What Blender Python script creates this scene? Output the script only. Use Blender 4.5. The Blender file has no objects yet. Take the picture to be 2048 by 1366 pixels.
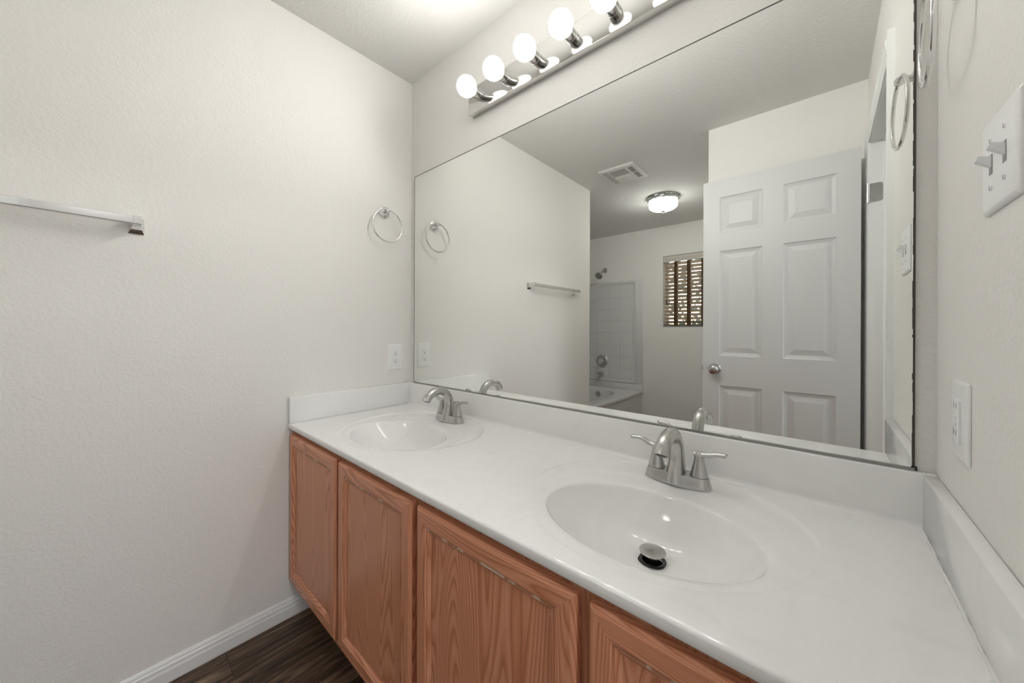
import bpy, bmesh, math, random
from mathutils import Vector, Matrix
random.seed(7)
C = bpy.context.scene.collection
SC = bpy.context.scene
PI = math.pi

# ------------------------------------------------------------------ camera, world, exposure
FPX = 715.106
cam_d = bpy.data.cameras.new('camera')
cam_d.sensor_fit = 'HORIZONTAL'
cam_d.sensor_width = 36.0
cam_d.lens = 36.0 * FPX / 2048.0
cam_d.shift_x = 0.0
cam_d.shift_y = (658.84 - 683.0) / 2048.0
cam_d.clip_start = 0.01
cam = bpy.data.objects.new('camera', cam_d)
C.objects.link(cam)
yaw, roll = 0.718082, 0.00416814
fw = Vector((-math.sin(yaw), math.cos(yaw), 0))
rt = Vector((math.cos(yaw), math.sin(yaw), 0))
up = Vector((0, 0, 1))
r2 = rt * math.cos(roll) + up * math.sin(roll)
u2 = -rt * math.sin(roll) + up * math.cos(roll)
M = Matrix(((r2.x, u2.x, -fw.x, 1.6272), (r2.y, u2.y, -fw.y, -1.0600), (r2.z, u2.z, -fw.z, 1.1628), (0, 0, 0, 1)))
cam.matrix_world = M
SC.camera = cam

SC.view_settings.view_transform = 'Standard'
SC.view_settings.look = 'None'
SC.view_settings.exposure = 0.07
SC.view_settings.gamma = 1.0
SC.view_settings.use_curve_mapping = False

BULB_STRENGTH = 222.0
DOME_STRENGTH = 112.0
BEDROOM_WATTS = 20.0
OVERHEAD_FILL_WATTS = 30.0

wd = bpy.data.worlds.new('sky')
SC.world = wd
wd.use_nodes = True
nt = wd.node_tree
nt.nodes.clear()
wo = nt.nodes.new('ShaderNodeOutputWorld')
bg = nt.nodes.new('ShaderNodeBackground')
sk = nt.nodes.new('ShaderNodeTexSky')
sk.sky_type = 'NISHITA'
sk.sun_disc = False
sk.sun_elevation = math.radians(40)
sk.sun_rotation = math.radians(200)
bg.inputs['Strength'].default_value = 0.32
nt.links.new(sk.outputs[0], bg.inputs[0])
nt.links.new(bg.outputs[0], wo.inputs[0])

# unseen fill light added in the room beyond the doorway (the photographer's side)
ld = bpy.data.lights.new('bedroom_fill', 'AREA')
ld.shape = 'RECTANGLE'
ld.size = 2.4
ld.size_y = 1.3
ld.energy = BEDROOM_WATTS
ld.color = (1.0, 0.99, 0.97)
lo = bpy.data.objects.new('bedroom_fill', ld)
C.objects.link(lo)
lo.location = (1.791 + 3.46, -0.8, 1.55)
lo.rotation_euler = (PI / 2, 0, PI / 2)      # fill shines in through the added wall opening, heading -x

# second unseen fill, added overhead to lift the lower wall and cabinets
l2 = bpy.data.lights.new('bedroom_overhead_fill', 'AREA')
l2.shape = 'DISK'
l2.size = 0.6
l2.energy = OVERHEAD_FILL_WATTS
l2.color = (1.0, 0.985, 0.96)
lo2 = bpy.data.objects.new('bedroom_overhead_fill', l2)
C.objects.link(lo2)
lo2.location = (3.5, -1.1, 2.40)

# ------------------------------------------------------------------ dimensions
H = 2.44
W = 1.791
ZC = 0.7815          # vanity top
CD = 0.568           # vanity top depth
YB = -3.5            # back wall
YM = -1.5            # closet wall behind the door
XM = 1.066
DY0, DY1 = -0.645, -1.357   # doorway
DZ = 2.058
TH = 0.115           # wall thickness

# ------------------------------------------------------------------ materials
def mat(name):
    m = bpy.data.materials.new(name)
    m.use_nodes = True
    return m, m.node_tree, m.node_tree.nodes['Principled BSDF']

def setp(b, **k):
    names = {'col': 'Base Color', 'rough': 'Roughness', 'metal': 'Metallic', 'spec': 'Specular IOR Level', 'ior': 'IOR',
             'trans': 'Transmission Weight', 'ecol': 'Emission Color', 'estr': 'Emission Strength', 'coat': 'Coat Weight', 'coatr': 'Coat Roughness', 'sss': 'Subsurface Weight'}
    for a, v in k.items():
        if a in ('col', 'ecol'):
            v = (v[0], v[1], v[2], 1)
        b.inputs[names[a]].default_value = v

def simple(name, col, rough=0.5, metal=0.0, **k):
    m, t, b = mat(name)
    setp(b, col=col, rough=rough, metal=metal, **k)
    return m

def N(t, typ, **k):
    n = t.nodes.new(typ)
    for a, v in k.items():
        setattr(n, a, v)
    return n

def objcoord(t, scale=(1, 1, 1), rnd=0.0):
    tc = N(t, 'ShaderNodeTexCoord')
    mp = N(t, 'ShaderNodeMapping')
    mp.inputs['Scale'].default_value = scale
    t.links.new(tc.outputs['Object'], mp.inputs['Vector'])
    if rnd:
        oi = N(t, 'ShaderNodeObjectInfo')
        mu = N(t, 'ShaderNodeMath', operation='MULTIPLY')
        mu.inputs[1].default_value = rnd
        cx = N(t, 'ShaderNodeCombineXYZ')
        t.links.new(oi.outputs['Random'], mu.inputs[0])
        for i in range(3):
            t.links.new(mu.outputs[0], cx.inputs[i])
        t.links.new(cx.outputs[0], mp.inputs['Location'])
    return mp.outputs['Vector']

def noise(t, vec, scale, detail=2.0, rough=0.5, dist=0.0):
    n = N(t, 'ShaderNodeTexNoise')
    n.inputs['Scale'].default_value = scale
    n.inputs['Detail'].default_value = detail
    n.inputs['Roughness'].default_value = rough
    n.inputs['Distortion'].default_value = dist
    t.links.new(vec, n.inputs['Vector'])
    return n.outputs['Fac']

def ramp(t, fac, stops):
    r = N(t, 'ShaderNodeValToRGB')
    e = r.color_ramp.elements
    while len(e) < len(stops):
        e.new(0.5)
    for i, (p, c) in enumerate(stops):
        e[i].position = p
        e[i].color = (c[0], c[1], c[2], 1)
    t.links.new(fac, r.inputs[0])
    return r.outputs[0]

def bump(t, b, h, strength, dist):
    n = N(t, 'ShaderNodeBump')
    n.inputs['Strength'].default_value = strength
    n.inputs['Distance'].default_value = dist
    t.links.new(h, n.inputs['Height'])
    t.links.new(n.outputs[0], b.inputs['Normal'])

def paint(name, col, sc=75, strength=0.35, rough=0.75):
    m, t, b = mat(name)
    setp(b, col=col, rough=rough, spec=0.25)
    v = objcoord(t)
    n1 = noise(t, v, sc, 2.5, 0.55, 0.4)
    rr = N(t, 'ShaderNodeMapRange')
    rr.inputs['From Min'].default_value = 0.40
    rr.inputs['From Max'].default_value = 0.66
    t.links.new(n1, rr.inputs['Value'])
    bump(t, b, rr.outputs[0], strength, 0.0022)
    return m

MAT = {}
MAT['wall'] = paint('wall_paint', (0.88, 0.864, 0.836), 95, 0.24)
MAT['ceil'] = paint('ceiling_paint', (0.76, 0.75, 0.73), 70, 0.3)
MAT['trim'] = simple('trim_white', (0.87, 0.88, 0.87), 0.35)
MAT['door'] = simple('door_white', (0.64, 0.65, 0.645), 0.42)
MAT['plastic'] = simple('white_plastic', (0.94, 0.945, 0.94), 0.3)
MAT['slot'] = simple('dark_slot', (0.05, 0.05, 0.045), 0.5)
MAT['chrome'] = simple('chrome', (0.78, 0.78, 0.775), 0.06, 1.0)
MAT['plate'] = simple('polished_plate', (0.64, 0.635, 0.62), 0.10, 1.0)
MAT['socket'] = simple('socket_metal', (0.52, 0.515, 0.50), 0.16, 1.0)
MAT['black'] = simple('black_rubber', (0.012, 0.012, 0.012), 0.3)
MAT['mirror'] = simple('silvered_glass', (0.905, 0.915, 0.90), 0.0, 1.0)
MAT['edge'] = simple('dark_mirror_edge', (0.055, 0.05, 0.042), 0.45)
MAT['acrylic'] = simple('white_acrylic', (0.72, 0.72, 0.71), 0.22)
MAT['caulk'] = simple('white_caulk', (0.84, 0.84, 0.82), 0.5)
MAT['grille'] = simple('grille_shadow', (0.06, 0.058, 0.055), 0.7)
MAT['vent'] = simple('vent_plastic', (0.80, 0.79, 0.77), 0.45)
MAT['lens'] = simple('vent_lens', (0.84, 0.83, 0.81), 0.3)

def nickel():
    m, t, b = mat('brushed_nickel')
    n = noise(t, objcoord(t, (1, 1, 0.05)), 900, 1, 0.5)
    c = ramp(t, n, [(0.3, (0.52, 0.515, 0.50)), (0.7, (0.56, 0.555, 0.54))])
    t.links.new(c, b.inputs['Base Color'])
    setp(b, metal=1.0, rough=0.27)
    return m
MAT['nickel'] = nickel()

def spun():
    m, t, b = mat('spun_nickel')
    setp(b, col=(0.47, 0.465, 0.45), metal=1.0, rough=0.30)
    b.inputs['Anisotropic'].default_value = 0.8
    tg = N(t, 'ShaderNodeTangent', direction_type='RADIAL', axis='Z')
    t.links.new(tg.outputs[0], b.inputs['Tangent'])
    return m
MAT['spun'] = spun()

def marble():
    m, t, b = mat('cultured_marble')
    v = objcoord(t)
    n1 = noise(t, v, 5.5, 6, 0.6, 1.6)
    c = ramp(t, n1, [(0.30, (0.88, 0.88, 0.87)), (0.5, (0.92, 0.92, 0.91)), (0.72, (0.895, 0.89, 0.88))])
    # a few small specks of wear
    n2 = noise(t, v, 55, 1, 0.5)
    s = ramp(t, n2, [(0.80, (1, 1, 1)), (0.83, (0.72, 0.71, 0.70))])
    mx = N(t, 'ShaderNodeMix', data_type='RGBA', blend_type='MULTIPLY')
    mx.inputs['Factor'].default_value = 1.0
    t.links.new(c, mx.inputs['A'])
    t.links.new(s, mx.inputs['B'])
    t.links.new(mx.outputs['Result'], b.inputs['Base Color'])
    setp(b, rough=0.09, spec=0.42)
    return m
MAT['marble'] = marble()

def oak(name, axis, dark=1.0):
    m, t, b = mat(name)
    long_, wide = 1.3, 14.0
    sc = {'z': (wide, wide, long_), 'x': (long_, wide, wide)}[axis]
    v = objcoord(t, sc, 37.0)
    # growth rings: contour lines of a stretched noise give straight grain and cathedrals
    n = noise(t, v, 0.55, 1.5, 0.45, 0.15)
    mu = N(t, 'ShaderNodeMath', operation='MULTIPLY')
    mu.inputs[1].default_value = 50.0
    t.links.new(n, mu.inputs[0])
    fr = N(t, 'ShaderNodeMath', operation='FRACT')
    t.links.new(mu.outputs[0], fr.inputs[0])
    rings = ramp(t, fr.outputs[0], [(0.0, (0.2, 0.2, 0.2)), (0.18, (0.45, 0.45, 0.45)), (0.6, (1, 1, 1)), (0.88, (0.75, 0.75, 0.75)), (1.0, (0.2, 0.2, 0.2))])
    # pores
    sc2 = {'z': (260, 260, 9), 'x': (9, 260, 260)}[axis]
    v2 = objcoord(t, sc2, 11.0)
    p = noise(t, v2, 1.0, 2, 0.6)
    pr = ramp(t, p, [(0.36, (0.55, 0.55, 0.55)), (0.52, (1, 1, 1))])
    mx = N(t, 'ShaderNodeMix', data_type='RGBA', blend_type='MULTIPLY')
    mx.inputs['Factor'].default_value = 0.55
    t.links.new(rings, mx.inputs['A'])
    t.links.new(pr, mx.inputs['B'])
    col = ramp(t, mx.outputs['Result'], [(0.10, (0.44 * dark, 0.160 * dark, 0.078 * dark)), (0.5, (0.64 * dark, 0.270 * dark, 0.150 * dark)), (1.0, (0.74 * dark, 0.355 * dark, 0.22 * dark))])
    t.links.new(col, b.inputs['Base Color'])
    setp(b, rough=0.32, spec=0.42)
    bump(t, b, pr, 0.08, 0.0006)
    return m
MAT['oak_v'] = oak('oak_upright_grain', 'z')
MAT['oak_h'] = oak('oak_level_grain', 'x')
MAT['oak_f'] = oak('oak_face_frame', 'z', 0.72)
def wornmat():
    m, t, b = mat('oak_with_rubbed_varnish')
    n = noise(t, objcoord(t, (1, 1, 1), 5.0), 28, 3, 0.65)
    c = ramp(t, n, [(0.52, (0.42, 0.18, 0.10)), (0.58, (0.62, 0.48, 0.37))])
    t.links.new(c, b.inputs['Base Color'])
    setp(b, rough=0.5)
    return m
MAT['worn'] = wornmat()

def vinyl():
    m, t, b = mat('dark_plank_floor')
    v = objcoord(t)
    mp = N(t, 'ShaderNodeMapping')
    mp.inputs['Rotation'].default_value = (0, 0, PI / 2)
    t.links.new(v, mp.inputs['Vector'])
    br = N(t, 'ShaderNodeTexBrick')
    br.offset = 0.37
    br.inputs['Scale'].default_value = 1.0
    br.inputs['Brick Width'].default_value = 1.22
    br.inputs['Row Height'].default_value = 0.152
    br.inputs['Mortar Size'].default_value = 0.0012
    br.inputs['Mortar Smooth'].default_value = 0.2
    br.inputs['Color1'].default_value = (0.35, 0.35, 0.35, 1)
    br.inputs['Color2'].default_value = (0.75, 0.75, 0.75, 1)
    br.inputs['Mortar'].default_value = (0.0, 0.0, 0.0, 1)
    t.links.new(mp.outputs[0], br.inputs['Vector'])
    v2 = objcoord(t, (16, 1.6, 1))
    ad = N(t, 'ShaderNodeVectorMath', operation='ADD')
    sc = N(t, 'ShaderNodeVectorMath', operation='SCALE')
    sc.inputs['Scale'].default_value = 25.0
    t.links.new(br.outputs['Color'], sc.inputs[0])
    t.links.new(v2, ad.inputs[0])
    t.links.new(sc.outputs[0], ad.inputs[1])
    n = noise(t, ad.outputs[0], 1.6, 6, 0.68, 1.2)
    col = ramp(t, n, [(0.34, (0.014, 0.009, 0.005)), (0.46, (0.062, 0.039, 0.025)), (0.56, (0.160, 0.108, 0.072)), (0.69, (0.34, 0.25, 0.17))])
    mx = N(t, 'ShaderNodeMix', data_type='RGBA', blend_type='MULTIPLY')
    mr = ramp(t, br.outputs['Color'], [(0.0, (0.25, 0.25, 0.25)), (0.1, (0.85, 0.85, 0.85)), (1.0, (1.1, 1.1, 1.1))])
    mx.inputs['Factor'].default_value = 1.0
    t.links.new(col, mx.inputs['A'])
    t.links.new(mr, mx.inputs['B'])
    t.links.new(mx.outputs['Result'], b.inputs['Base Color'])
    setp(b, rough=0.45, spec=0.35)
    bump(t, b, n, 0.12, 0.001)
    return m
MAT['floor'] = vinyl()

def emit(name, col, strength):
    m, t, b = mat(name)
    setp(b, col=(0.9, 0.9, 0.9), rough=0.3, ecol=col, estr=strength)
    return m
def globe():
    # globe glow shaped brightest at front, faint at collar, to spare the wall behind
    m, t, b = mat('lit_bulb')
    tc = N(t, 'ShaderNodeTexCoord')
    sp = N(t, 'ShaderNodeSeparateXYZ')
    t.links.new(tc.outputs['Object'], sp.inputs[0])
    mr = N(t, 'ShaderNodeMapRange')
    mr.inputs['From Min'].default_value = -0.109
    mr.inputs['From Max'].default_value = -0.150
    mr.inputs['To Min'].default_value = 0.0
    mr.inputs['To Max'].default_value = 1.0
    t.links.new(sp.outputs['Y'], mr.inputs['Value'])
    pw = N(t, 'ShaderNodeMath', operation='POWER')
    pw.inputs[1].default_value = 2.1
    t.links.new(mr.outputs[0], pw.inputs[0])
    ma = N(t, 'ShaderNodeMath', operation='MULTIPLY_ADD')
    ma.inputs[1].default_value = BULB_STRENGTH
    ma.inputs[2].default_value = BULB_STRENGTH * 0.006
    t.links.new(pw.outputs[0], ma.inputs[0])
    setp(b, col=(0.9, 0.9, 0.9), rough=0.3, ecol=(1.0, 0.985, 0.945))
    t.links.new(ma.outputs[0], b.inputs['Emission Strength'])
    return m
MAT['bulb'] = globe()

def dome():
    m, t, b = mat('lit_alabaster_glass')
    v = objcoord(t)
    n = noise(t, v, 22, 4, 0.6, 1.5)
    c = ramp(t, n, [(0.40, (0.010, 0.0112, 0.0092)), (0.52, (0.016, 0.0165, 0.015)), (0.60, (1.0, 0.99, 0.94))])
    t.links.new(c, b.inputs['Emission Color'])
    setp(b, col=(0.85, 0.85, 0.8), rough=0.15, estr=DOME_STRENGTH)
    return m
MAT['dome'] = dome()

def glasspane():
    m = bpy.data.materials.new('window_glass')
    m.use_nodes = True
    t = m.node_tree
    t.nodes.clear()
    o = N(t, 'ShaderNodeOutputMaterial')
    tr = N(t, 'ShaderNodeBsdfTransparent')
    gl = N(t, 'ShaderNodeBsdfGlossy')
    gl.inputs['Roughness'].default_value = 0.0
    fr = N(t, 'ShaderNodeFresnel')
    fr.inputs[0].default_value = 1.45
    mx = N(t, 'ShaderNodeMixShader')
    t.links.new(fr.outputs[0], mx.inputs[0])
    t.links.new(tr.outputs[0], mx.inputs[1])
    t.links.new(gl.outputs[0], mx.inputs[2])
    t.links.new(mx.outputs[0], o.inputs[0])
    return m
MAT['glass'] = glasspane()

def slatmat():
    m, t, b = mat('tan_wood_slat')
    v = objcoord(t, (2, 40, 40))
    n = noise(t, v, 2.0, 3, 0.6)
    c = ramp(t, n, [(0.3, (0.72, 0.58, 0.42)), (0.7, (0.82, 0.68, 0.51))])
    t.links.new(c, b.inputs['Base Color'])
    setp(b, rough=0.4)
    return m
MAT['slat'] = slatmat()
MAT['tape'] = simple('brown_cloth_tape', (0.085, 0.048, 0.020), 0.85)
MAT['rail'] = simple('brown_rail', (0.12, 0.075, 0.035), 0.5)
MAT['valance'] = simple('greyed_valance', (0.62, 0.58, 0.53), 0.5)

def leafmat():
    m, t, b = mat('garden_leaf')
    v = objcoord(t)
    n = noise(t, v, 6, 3, 0.6)
    c = ramp(t, n, [(0.3, (0.22, 0.32, 0.26)), (0.6, (0.42, 0.52, 0.42)), (0.75, (0.62, 0.55, 0.40))])
    t.links.new(c, b.inputs['Base Color'])
    setp(b, rough=0.6)
    return m
MAT['leaf'] = leafmat()
MAT['lawn'] = simple('lawn_green', (0.10, 0.13, 0.05), 0.9)

# ------------------------------------------------------------------ helpers
def wloc(o):
    v = Vector((0, 0, 0))
    while o is not None:
        v = v + o.location
        o = o.parent
    return v

def finish(name, bm, mats, parent=None, smooth=None, bevel=0.0, seg=2):
    """bm is in world coordinates; the object takes its parent's origin"""
    if bevel:
        bmesh.ops.bevel(bm, geom=list(bm.edges), offset=bevel, offset_type='OFFSET', segments=seg, profile=0.5, affect='EDGES', clamp_overlap=True)
    bmesh.ops.recalc_face_normals(bm, faces=bm.faces)
    me = bpy.data.meshes.new(name)
    if parent is not None:
        bmesh.ops.translate(bm, verts=bm.verts, vec=-wloc(parent))
    bm.to_mesh(me)
    bm.free()
    if not isinstance(mats, (list, tuple)):
        mats = [mats]
    for m in mats:
        me.materials.append(m)
    if smooth is not None:
        for p in me.polygons:
            p.use_smooth = True
        me.set_sharp_from_angle(angle=math.radians(smooth))
    o = bpy.data.objects.new(name, me)
    C.objects.link(o)
    if parent is not None:
        o.parent = parent
    return o

def tag(o, label=None, cat=None, group=None, kind=None):
    if label: o['label'] = label
    if cat: o['category'] = cat
    if group: o['group'] = group
    if kind: o['kind'] = kind
    return o

def thing(name, loc, label, cat, group=None):
    o = bpy.data.objects.new(name, None)
    o.empty_display_size = 0.05
    o.location = loc
    C.objects.link(o)
    return tag(o, label, cat, group)

def structure(name, bm, mats, label=None, cat=None, **k):
    o = finish(name, bm, mats, **k)
    return tag(o, label, cat, kind='structure')

def B(*boxes):
    bm = bmesh.new()
    for b in boxes:
        box(bm, *b)
    return bm

def box(bm, x0, x1, y0, y1, z0, z1, mi=0):
    x0, x1 = min(x0, x1), max(x0, x1); y0, y1 = min(y0, y1), max(y0, y1); z0, z1 = min(z0, z1), max(z0, z1)
    vs = [bm.verts.new(p) for p in ((x0,y0,z0),(x1,y0,z0),(x1,y1,z0),(x0,y1,z0),(x0,y0,z1),(x1,y0,z1),(x1,y1,z1),(x0,y1,z1))]
    for f in ((0,3,2,1),(4,5,6,7),(0,1,5,4),(1,2,6,5),(2,3,7,6),(3,0,4,7)):
        fc = bm.faces.new([vs[i] for i in f]); fc.material_index = mi
    return vs

def loft(bm, rings, cap0=True, cap1=True, closed=True, mi=0):
    R = [[bm.verts.new(p) for p in r] for r in rings]
    n = len(R[0])
    for a, b in zip(R, R[1:]):
        for i in range(n if closed else n - 1):
            j = (i + 1) % n
            f = bm.faces.new((a[i], a[j], b[j], b[i])); f.material_index = mi
    if cap0: bm.faces.new(R[0][::-1]).material_index = mi
    if cap1: bm.faces.new(R[-1]).material_index = mi
    return R

def lathe(bm, prof, origin, axis='z', n=32, cap0=True, cap1=True, lobes=0, lobe_amp=0.0):
    """prof: (radius, distance along the axis)"""
    o = Vector(origin)
    ax = {'x': (Vector((0,1,0)), Vector((0,0,1)), Vector((1,0,0))), '-x': (Vector((0,-1,0)), Vector((0,0,1)), Vector((-1,0,0))),
          'y': (Vector((0,0,1)), Vector((1,0,0)), Vector((0,1,0))), '-y': (Vector((1,0,0)), Vector((0,0,1)), Vector((0,-1,0))),
          'z': (Vector((1,0,0)), Vector((0,1,0)), Vector((0,0,1))), '-z': (Vector((1,0,0)), Vector((0,-1,0)), Vector((0,0,-1)))}
    u, v, w = ax[axis] if isinstance(axis, str) else axis
    rings = []
    for r, h in prof:
        r = max(r, 1e-5)
        ring = []
        for i in range(n):
            a = 2 * PI * i / n
            k = 1 + (lobe_amp * abs(math.cos(lobes * a / 2)) if lobes else 0)
            ring.append(o + u * (r * k * math.cos(a)) + v * (r * k * math.sin(a)) + w * h)
        rings.append(ring)
    loft(bm, rings, cap0, cap1)

def frame_from(d):
    d = d.normalized()
    a = Vector((0, 0, 1)) if abs(d.z) < 0.9 else Vector((1, 0, 0))
    u = d.cross(a).normalized()
    return u, d.cross(u).normalized() * -1, d

def sweep(bm, pts, radii, side=None, n=20, closed=False, caps=True):
    """tube through pts; radii: number or (across, along) per point; side fixes the across direction"""
    P = [Vector(p) for p in pts]
    rings = []
    m = len(P)
    pu = None
    for i, p in enumerate(P):
        if closed:
            t = P[(i + 1) % m] - P[(i - 1) % m]
        else:
            t = P[min(i + 1, m - 1)] - P[max(i - 1, 0)]
        t.normalize()
        if side is not None:
            u = Vector(side)
        elif pu is None:
            u = frame_from(t)[0]
        else:
            u = pu
        u = (u - t * u.dot(t)).normalized()
        pu = u
        v = t.cross(u)
        r = radii[i] if isinstance(radii, (list, tuple)) else radii
        ra, rb = r if isinstance(r, (list, tuple)) else (r, r)
        rings.append([p + u * (ra * math.cos(2*PI*k/n)) + v * (rb * math.sin(2*PI*k/n)) for k in range(n)])
    if closed:
        rings.append(rings[0])
        R = [[bm.verts.new(q) for q in r] for r in rings[:-1]]
        R.append(R[0])
        for a, b in zip(R, R[1:]):
            for i in range(n):
                j = (i + 1) % n
                bm.faces.new((a[i], a[j], b[j], b[i]))
    else:
        loft(bm, rings, caps, caps)

def catmull(pts, k=6):
    P = [Vector(p) if not isinstance(p, (int, float)) else p for p in pts]
    out = []
    for i in range(len(P) - 1):
        p0 = P[max(i - 1, 0)]; p1 = P[i]; p2 = P[i + 1]; p3 = P[min(i + 2, len(P) - 1)]
        for j in range(k):
            s = j / k
            out.append(0.5 * ((2 * p1) + (p2 - p0) * s + (2*p0 - 5*p1 + 4*p2 - p3) * s*s + (3*p1 - p0 - 3*p2 + p3) * s**3))
    out.append(P[-1])
    return out

def prism(bm, prof, axis, a0, a1, mi=0):
    """extrude a closed profile (u,v) along axis: x -> (y,z), y -> (x,z), z -> (x,y)"""
    def P(a, q):
        return {'x': (a, q[0], q[1]), 'y': (q[0], a, q[1]), 'z': (q[0], q[1], a)}[axis]
    loft(bm, [[P(a0, q) for q in prof], [P(a1, q) for q in prof]], mi=mi)

def rrect(cu, cv, hu, hv, r, n=5):
    out = []
    for sx, sy, a0 in ((1, 1, 0), (-1, 1, PI/2), (-1, -1, PI), (1, -1, 3*PI/2)):
        for i in range(n + 1):
            a = a0 + PI/2 * i / n
            out.append((cu + sx * (hu - r) + r * math.cos(a), cv + sy * (hv - r) + r * math.sin(a)))
    return out

def copy_tree(o, parent=None):
    c = o.copy()
    C.objects.link(c)
    if parent is not None:
        c.parent = parent
    for ch in list(o.children):
        copy_tree(ch, c)
    return c

# ------------------------------------------------------------------ room shell
structure('floor', B((-1.4, W + 3.4, -3.7, 1.2, -0.08, 0)), MAT['floor'])
structure('ceiling', B((-1.4, W + 3.4, -3.7, 1.2, H, H + 0.08)), MAT['ceil'])
structure('wall_left', B((-0.10, 0, -1.897, 0.0, 0, H)), MAT['wall'])
structure('wall_front', B((-0.10, W + TH, 0.0, 0.10, 0, H)), MAT['wall'])
structure('wall_alcove_end', B((-1.29, -0.10, -1.897, -1.797, 0, H)), MAT['wall'])
structure('wall_alcove_side', B((-1.29, -1.19, YB, -1.897, 0, H)), MAT['wall'])
structure('wall_right', B((W, W + TH, DY0 + 0.018, 0.0, 0, H), (W, W + TH, DY1 - 0.018, DY0 + 0.018, DZ + 0.018, H), (W, W + TH, YM, DY1 - 0.018, 0, H)), MAT['wall'])
structure('wall_closet', B((XM, W + TH, YM - 0.10, YM, 0, H)), MAT['wall'])
structure('wall_closet_side', B((XM, XM + 0.10, YB, YM - 0.10, 0, H)), MAT['wall'])
WX0, WX1, WZ0, WZ1 = 0.124, 0.86, 1.188, 2.072
structure('wall_back', B((-1.29, WX0, YB - 0.14, YB, 0, H), (WX1, XM + 0.10, YB - 0.14, YB, 0, H), (WX0, WX1, YB - 0.14, YB, 0, WZ0), (WX0, WX1, YB - 0.14, YB, WZ1, H)), MAT['wall'])
# the room the photographer stands at the door of
structure('wall_bedroom_far', B((W + 3.3, W + 3.4, -2.7, -2.0, 0, H), (W + 3.3, W + 3.4, 0.4, 1.1, 0, H), (W + 3.3, W + 3.4, -2.0, 0.4, 0, 0.9), (W + 3.3, W + 3.4, -2.0, 0.4, 2.2, H)), MAT['wall'])  # opening added to let the unseen fill light in
structure('wall_bedroom_front', B((W + TH, W + 3.4, 1.1, 1.2, 0, H)), MAT['wall'])
structure('wall_bedroom_back', B((W + TH, W + 3.4, -2.8, -2.7, 0, H)), MAT['wall'])
structure('wall_bedroom_side', B((W + TH, W + TH + 0.10, 0.10, 1.1, 0, H), (W + TH, W + TH + 0.10, -2.7, YM - 0.10, 0, H)), MAT['wall'])

# baseboards
BBP = [(0, 0), (0.0125, 0), (0.0135, 0.004), (0.0135, 0.040), (0.0115, 0.046), (0.0110, 0.056), (0.0075, 0.0605), (0.0072, 0.065), (0.0045, 0.071), (0, 0.073)]
bm = bmesh.new(); prism(bm, BBP, 'y', -1.897, -0.001); structure('baseboard_left', bm, MAT['trim'])
bm = bmesh.new(); prism(bm, [(YB + a, z) for a, z in BBP], 'x', -0.11, XM); structure('baseboard_back', bm, MAT['trim'])
bm = bmesh.new(); prism(bm, [(YM + a, z) for a, z in BBP], 'x', XM, W); structure('baseboard_closet', bm, MAT['trim'])

# door casing and jamb
def casing(y_in, sgn):      # profile across y, from the inner edge outwards
    pr = [(0.0, 0.0), (0.0, 0.008), (0.004, 0.011), (0.018, 0.011), (0.022, 0.014), (0.040, 0.017), (0.052, 0.018), (0.057, 0.016), (0.057, 0.0)]
    return [(W - d, y_in + sgn * a) for a, d in pr]
bm = bmesh.new(); prism(bm, casing(DY0 + 0.004, 1), 'z', 0, DZ + 0.0605); structure('trim_1', bm, MAT['trim'])
bm = bmesh.new(); prism(bm, casing(DY1 - 0.004, -1), 'z', 0, DZ + 0.0605); structure('trim_2', bm, MAT['trim'])
bm = bmesh.new(); prism(bm, [(W - (W - x), DZ + 0.004 + (y - (DY0 + 0.004))) for x, y in casing(DY0 + 0.004, 1)], 'y', DY1 - 0.004, DY0 + 0.004); structure('trim_3', bm, MAT['trim'])
bm = B((W - 0.001, W + TH + 0.001, DY0, DY0 + 0.018, 0, DZ + 0.018), (W - 0.001, W + TH + 0.001, DY1 - 0.018, DY1, 0, DZ + 0.018), (W - 0.001, W + TH + 0.001, DY1, DY0, DZ, DZ + 0.018),
       (W + 0.042, W + 0.078, DY0 - 0.011, DY0, 0, DZ), (W + 0.042, W + 0.078, DY1, DY1 + 0.011, 0, DZ), (W + 0.042, W + 0.078, DY1 + 0.011, DY0 - 0.011, DZ - 0.011, DZ))
structure('trim_4', bm, MAT['trim'])

# ------------------------------------------------------------------ panel door, standing open against the closet wall
door = thing('door_1', (W - 0.03, -1.36, 0), 'white six-panel door standing open in front of the closet wall', 'door')
door['kind'] = 'structure'
LX0, LX1, LZ0, LZ1, LYF, LT = 1.073, 1.7585, 0.012, 2.049, -1.346, 0.035

def panel_faces(bm, xs, zs, cells, yf, sgn, loops):
    """a face in the xz plane at yf with nested loops sunk into the cells; sgn is the outward y direction"""
    V = {}
    def v(i, j):
        if (i, j) not in V: V[(i, j)] = bm.verts.new((xs[i], yf, zs[j]))
        return V[(i, j)]
    for i in range(len(xs) - 1):
        for j in range(len(zs) - 1):
            q = [v(i, j), v(i+1, j), v(i+1, j+1), v(i, j+1)]
            if (i, j) not in cells:
                bm.faces.new(q); continue
            prev = q
            x0, x1, z0, z1 = xs[i], xs[i+1], zs[j], zs[j+1]
            for ins, dep in loops:
                cur = [bm.verts.new(p) for p in ((x0+ins, yf - sgn*dep, z0+ins), (x1-ins, yf - sgn*dep, z0+ins), (x1-ins, yf - sgn*dep, z1-ins), (x0+ins, yf - sgn*dep, z1-ins))]
                for k in range(4):
                    bm.faces.new((prev[k], prev[(k+1) % 4], cur[(k+1) % 4], cur[k]))
                prev = cur
            bm.faces.new(prev)
    return V
bm = bmesh.new()
xs = [LX0, 1.160, 1.368, 1.460, 1.672, LX1]
zs = [LZ0, 0.235, 0.838, 1.013, 1.629, 1.735, 1.945, LZ1]
cells = {(i, j) for i in (1, 3) for j in (1, 3, 5)}
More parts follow.
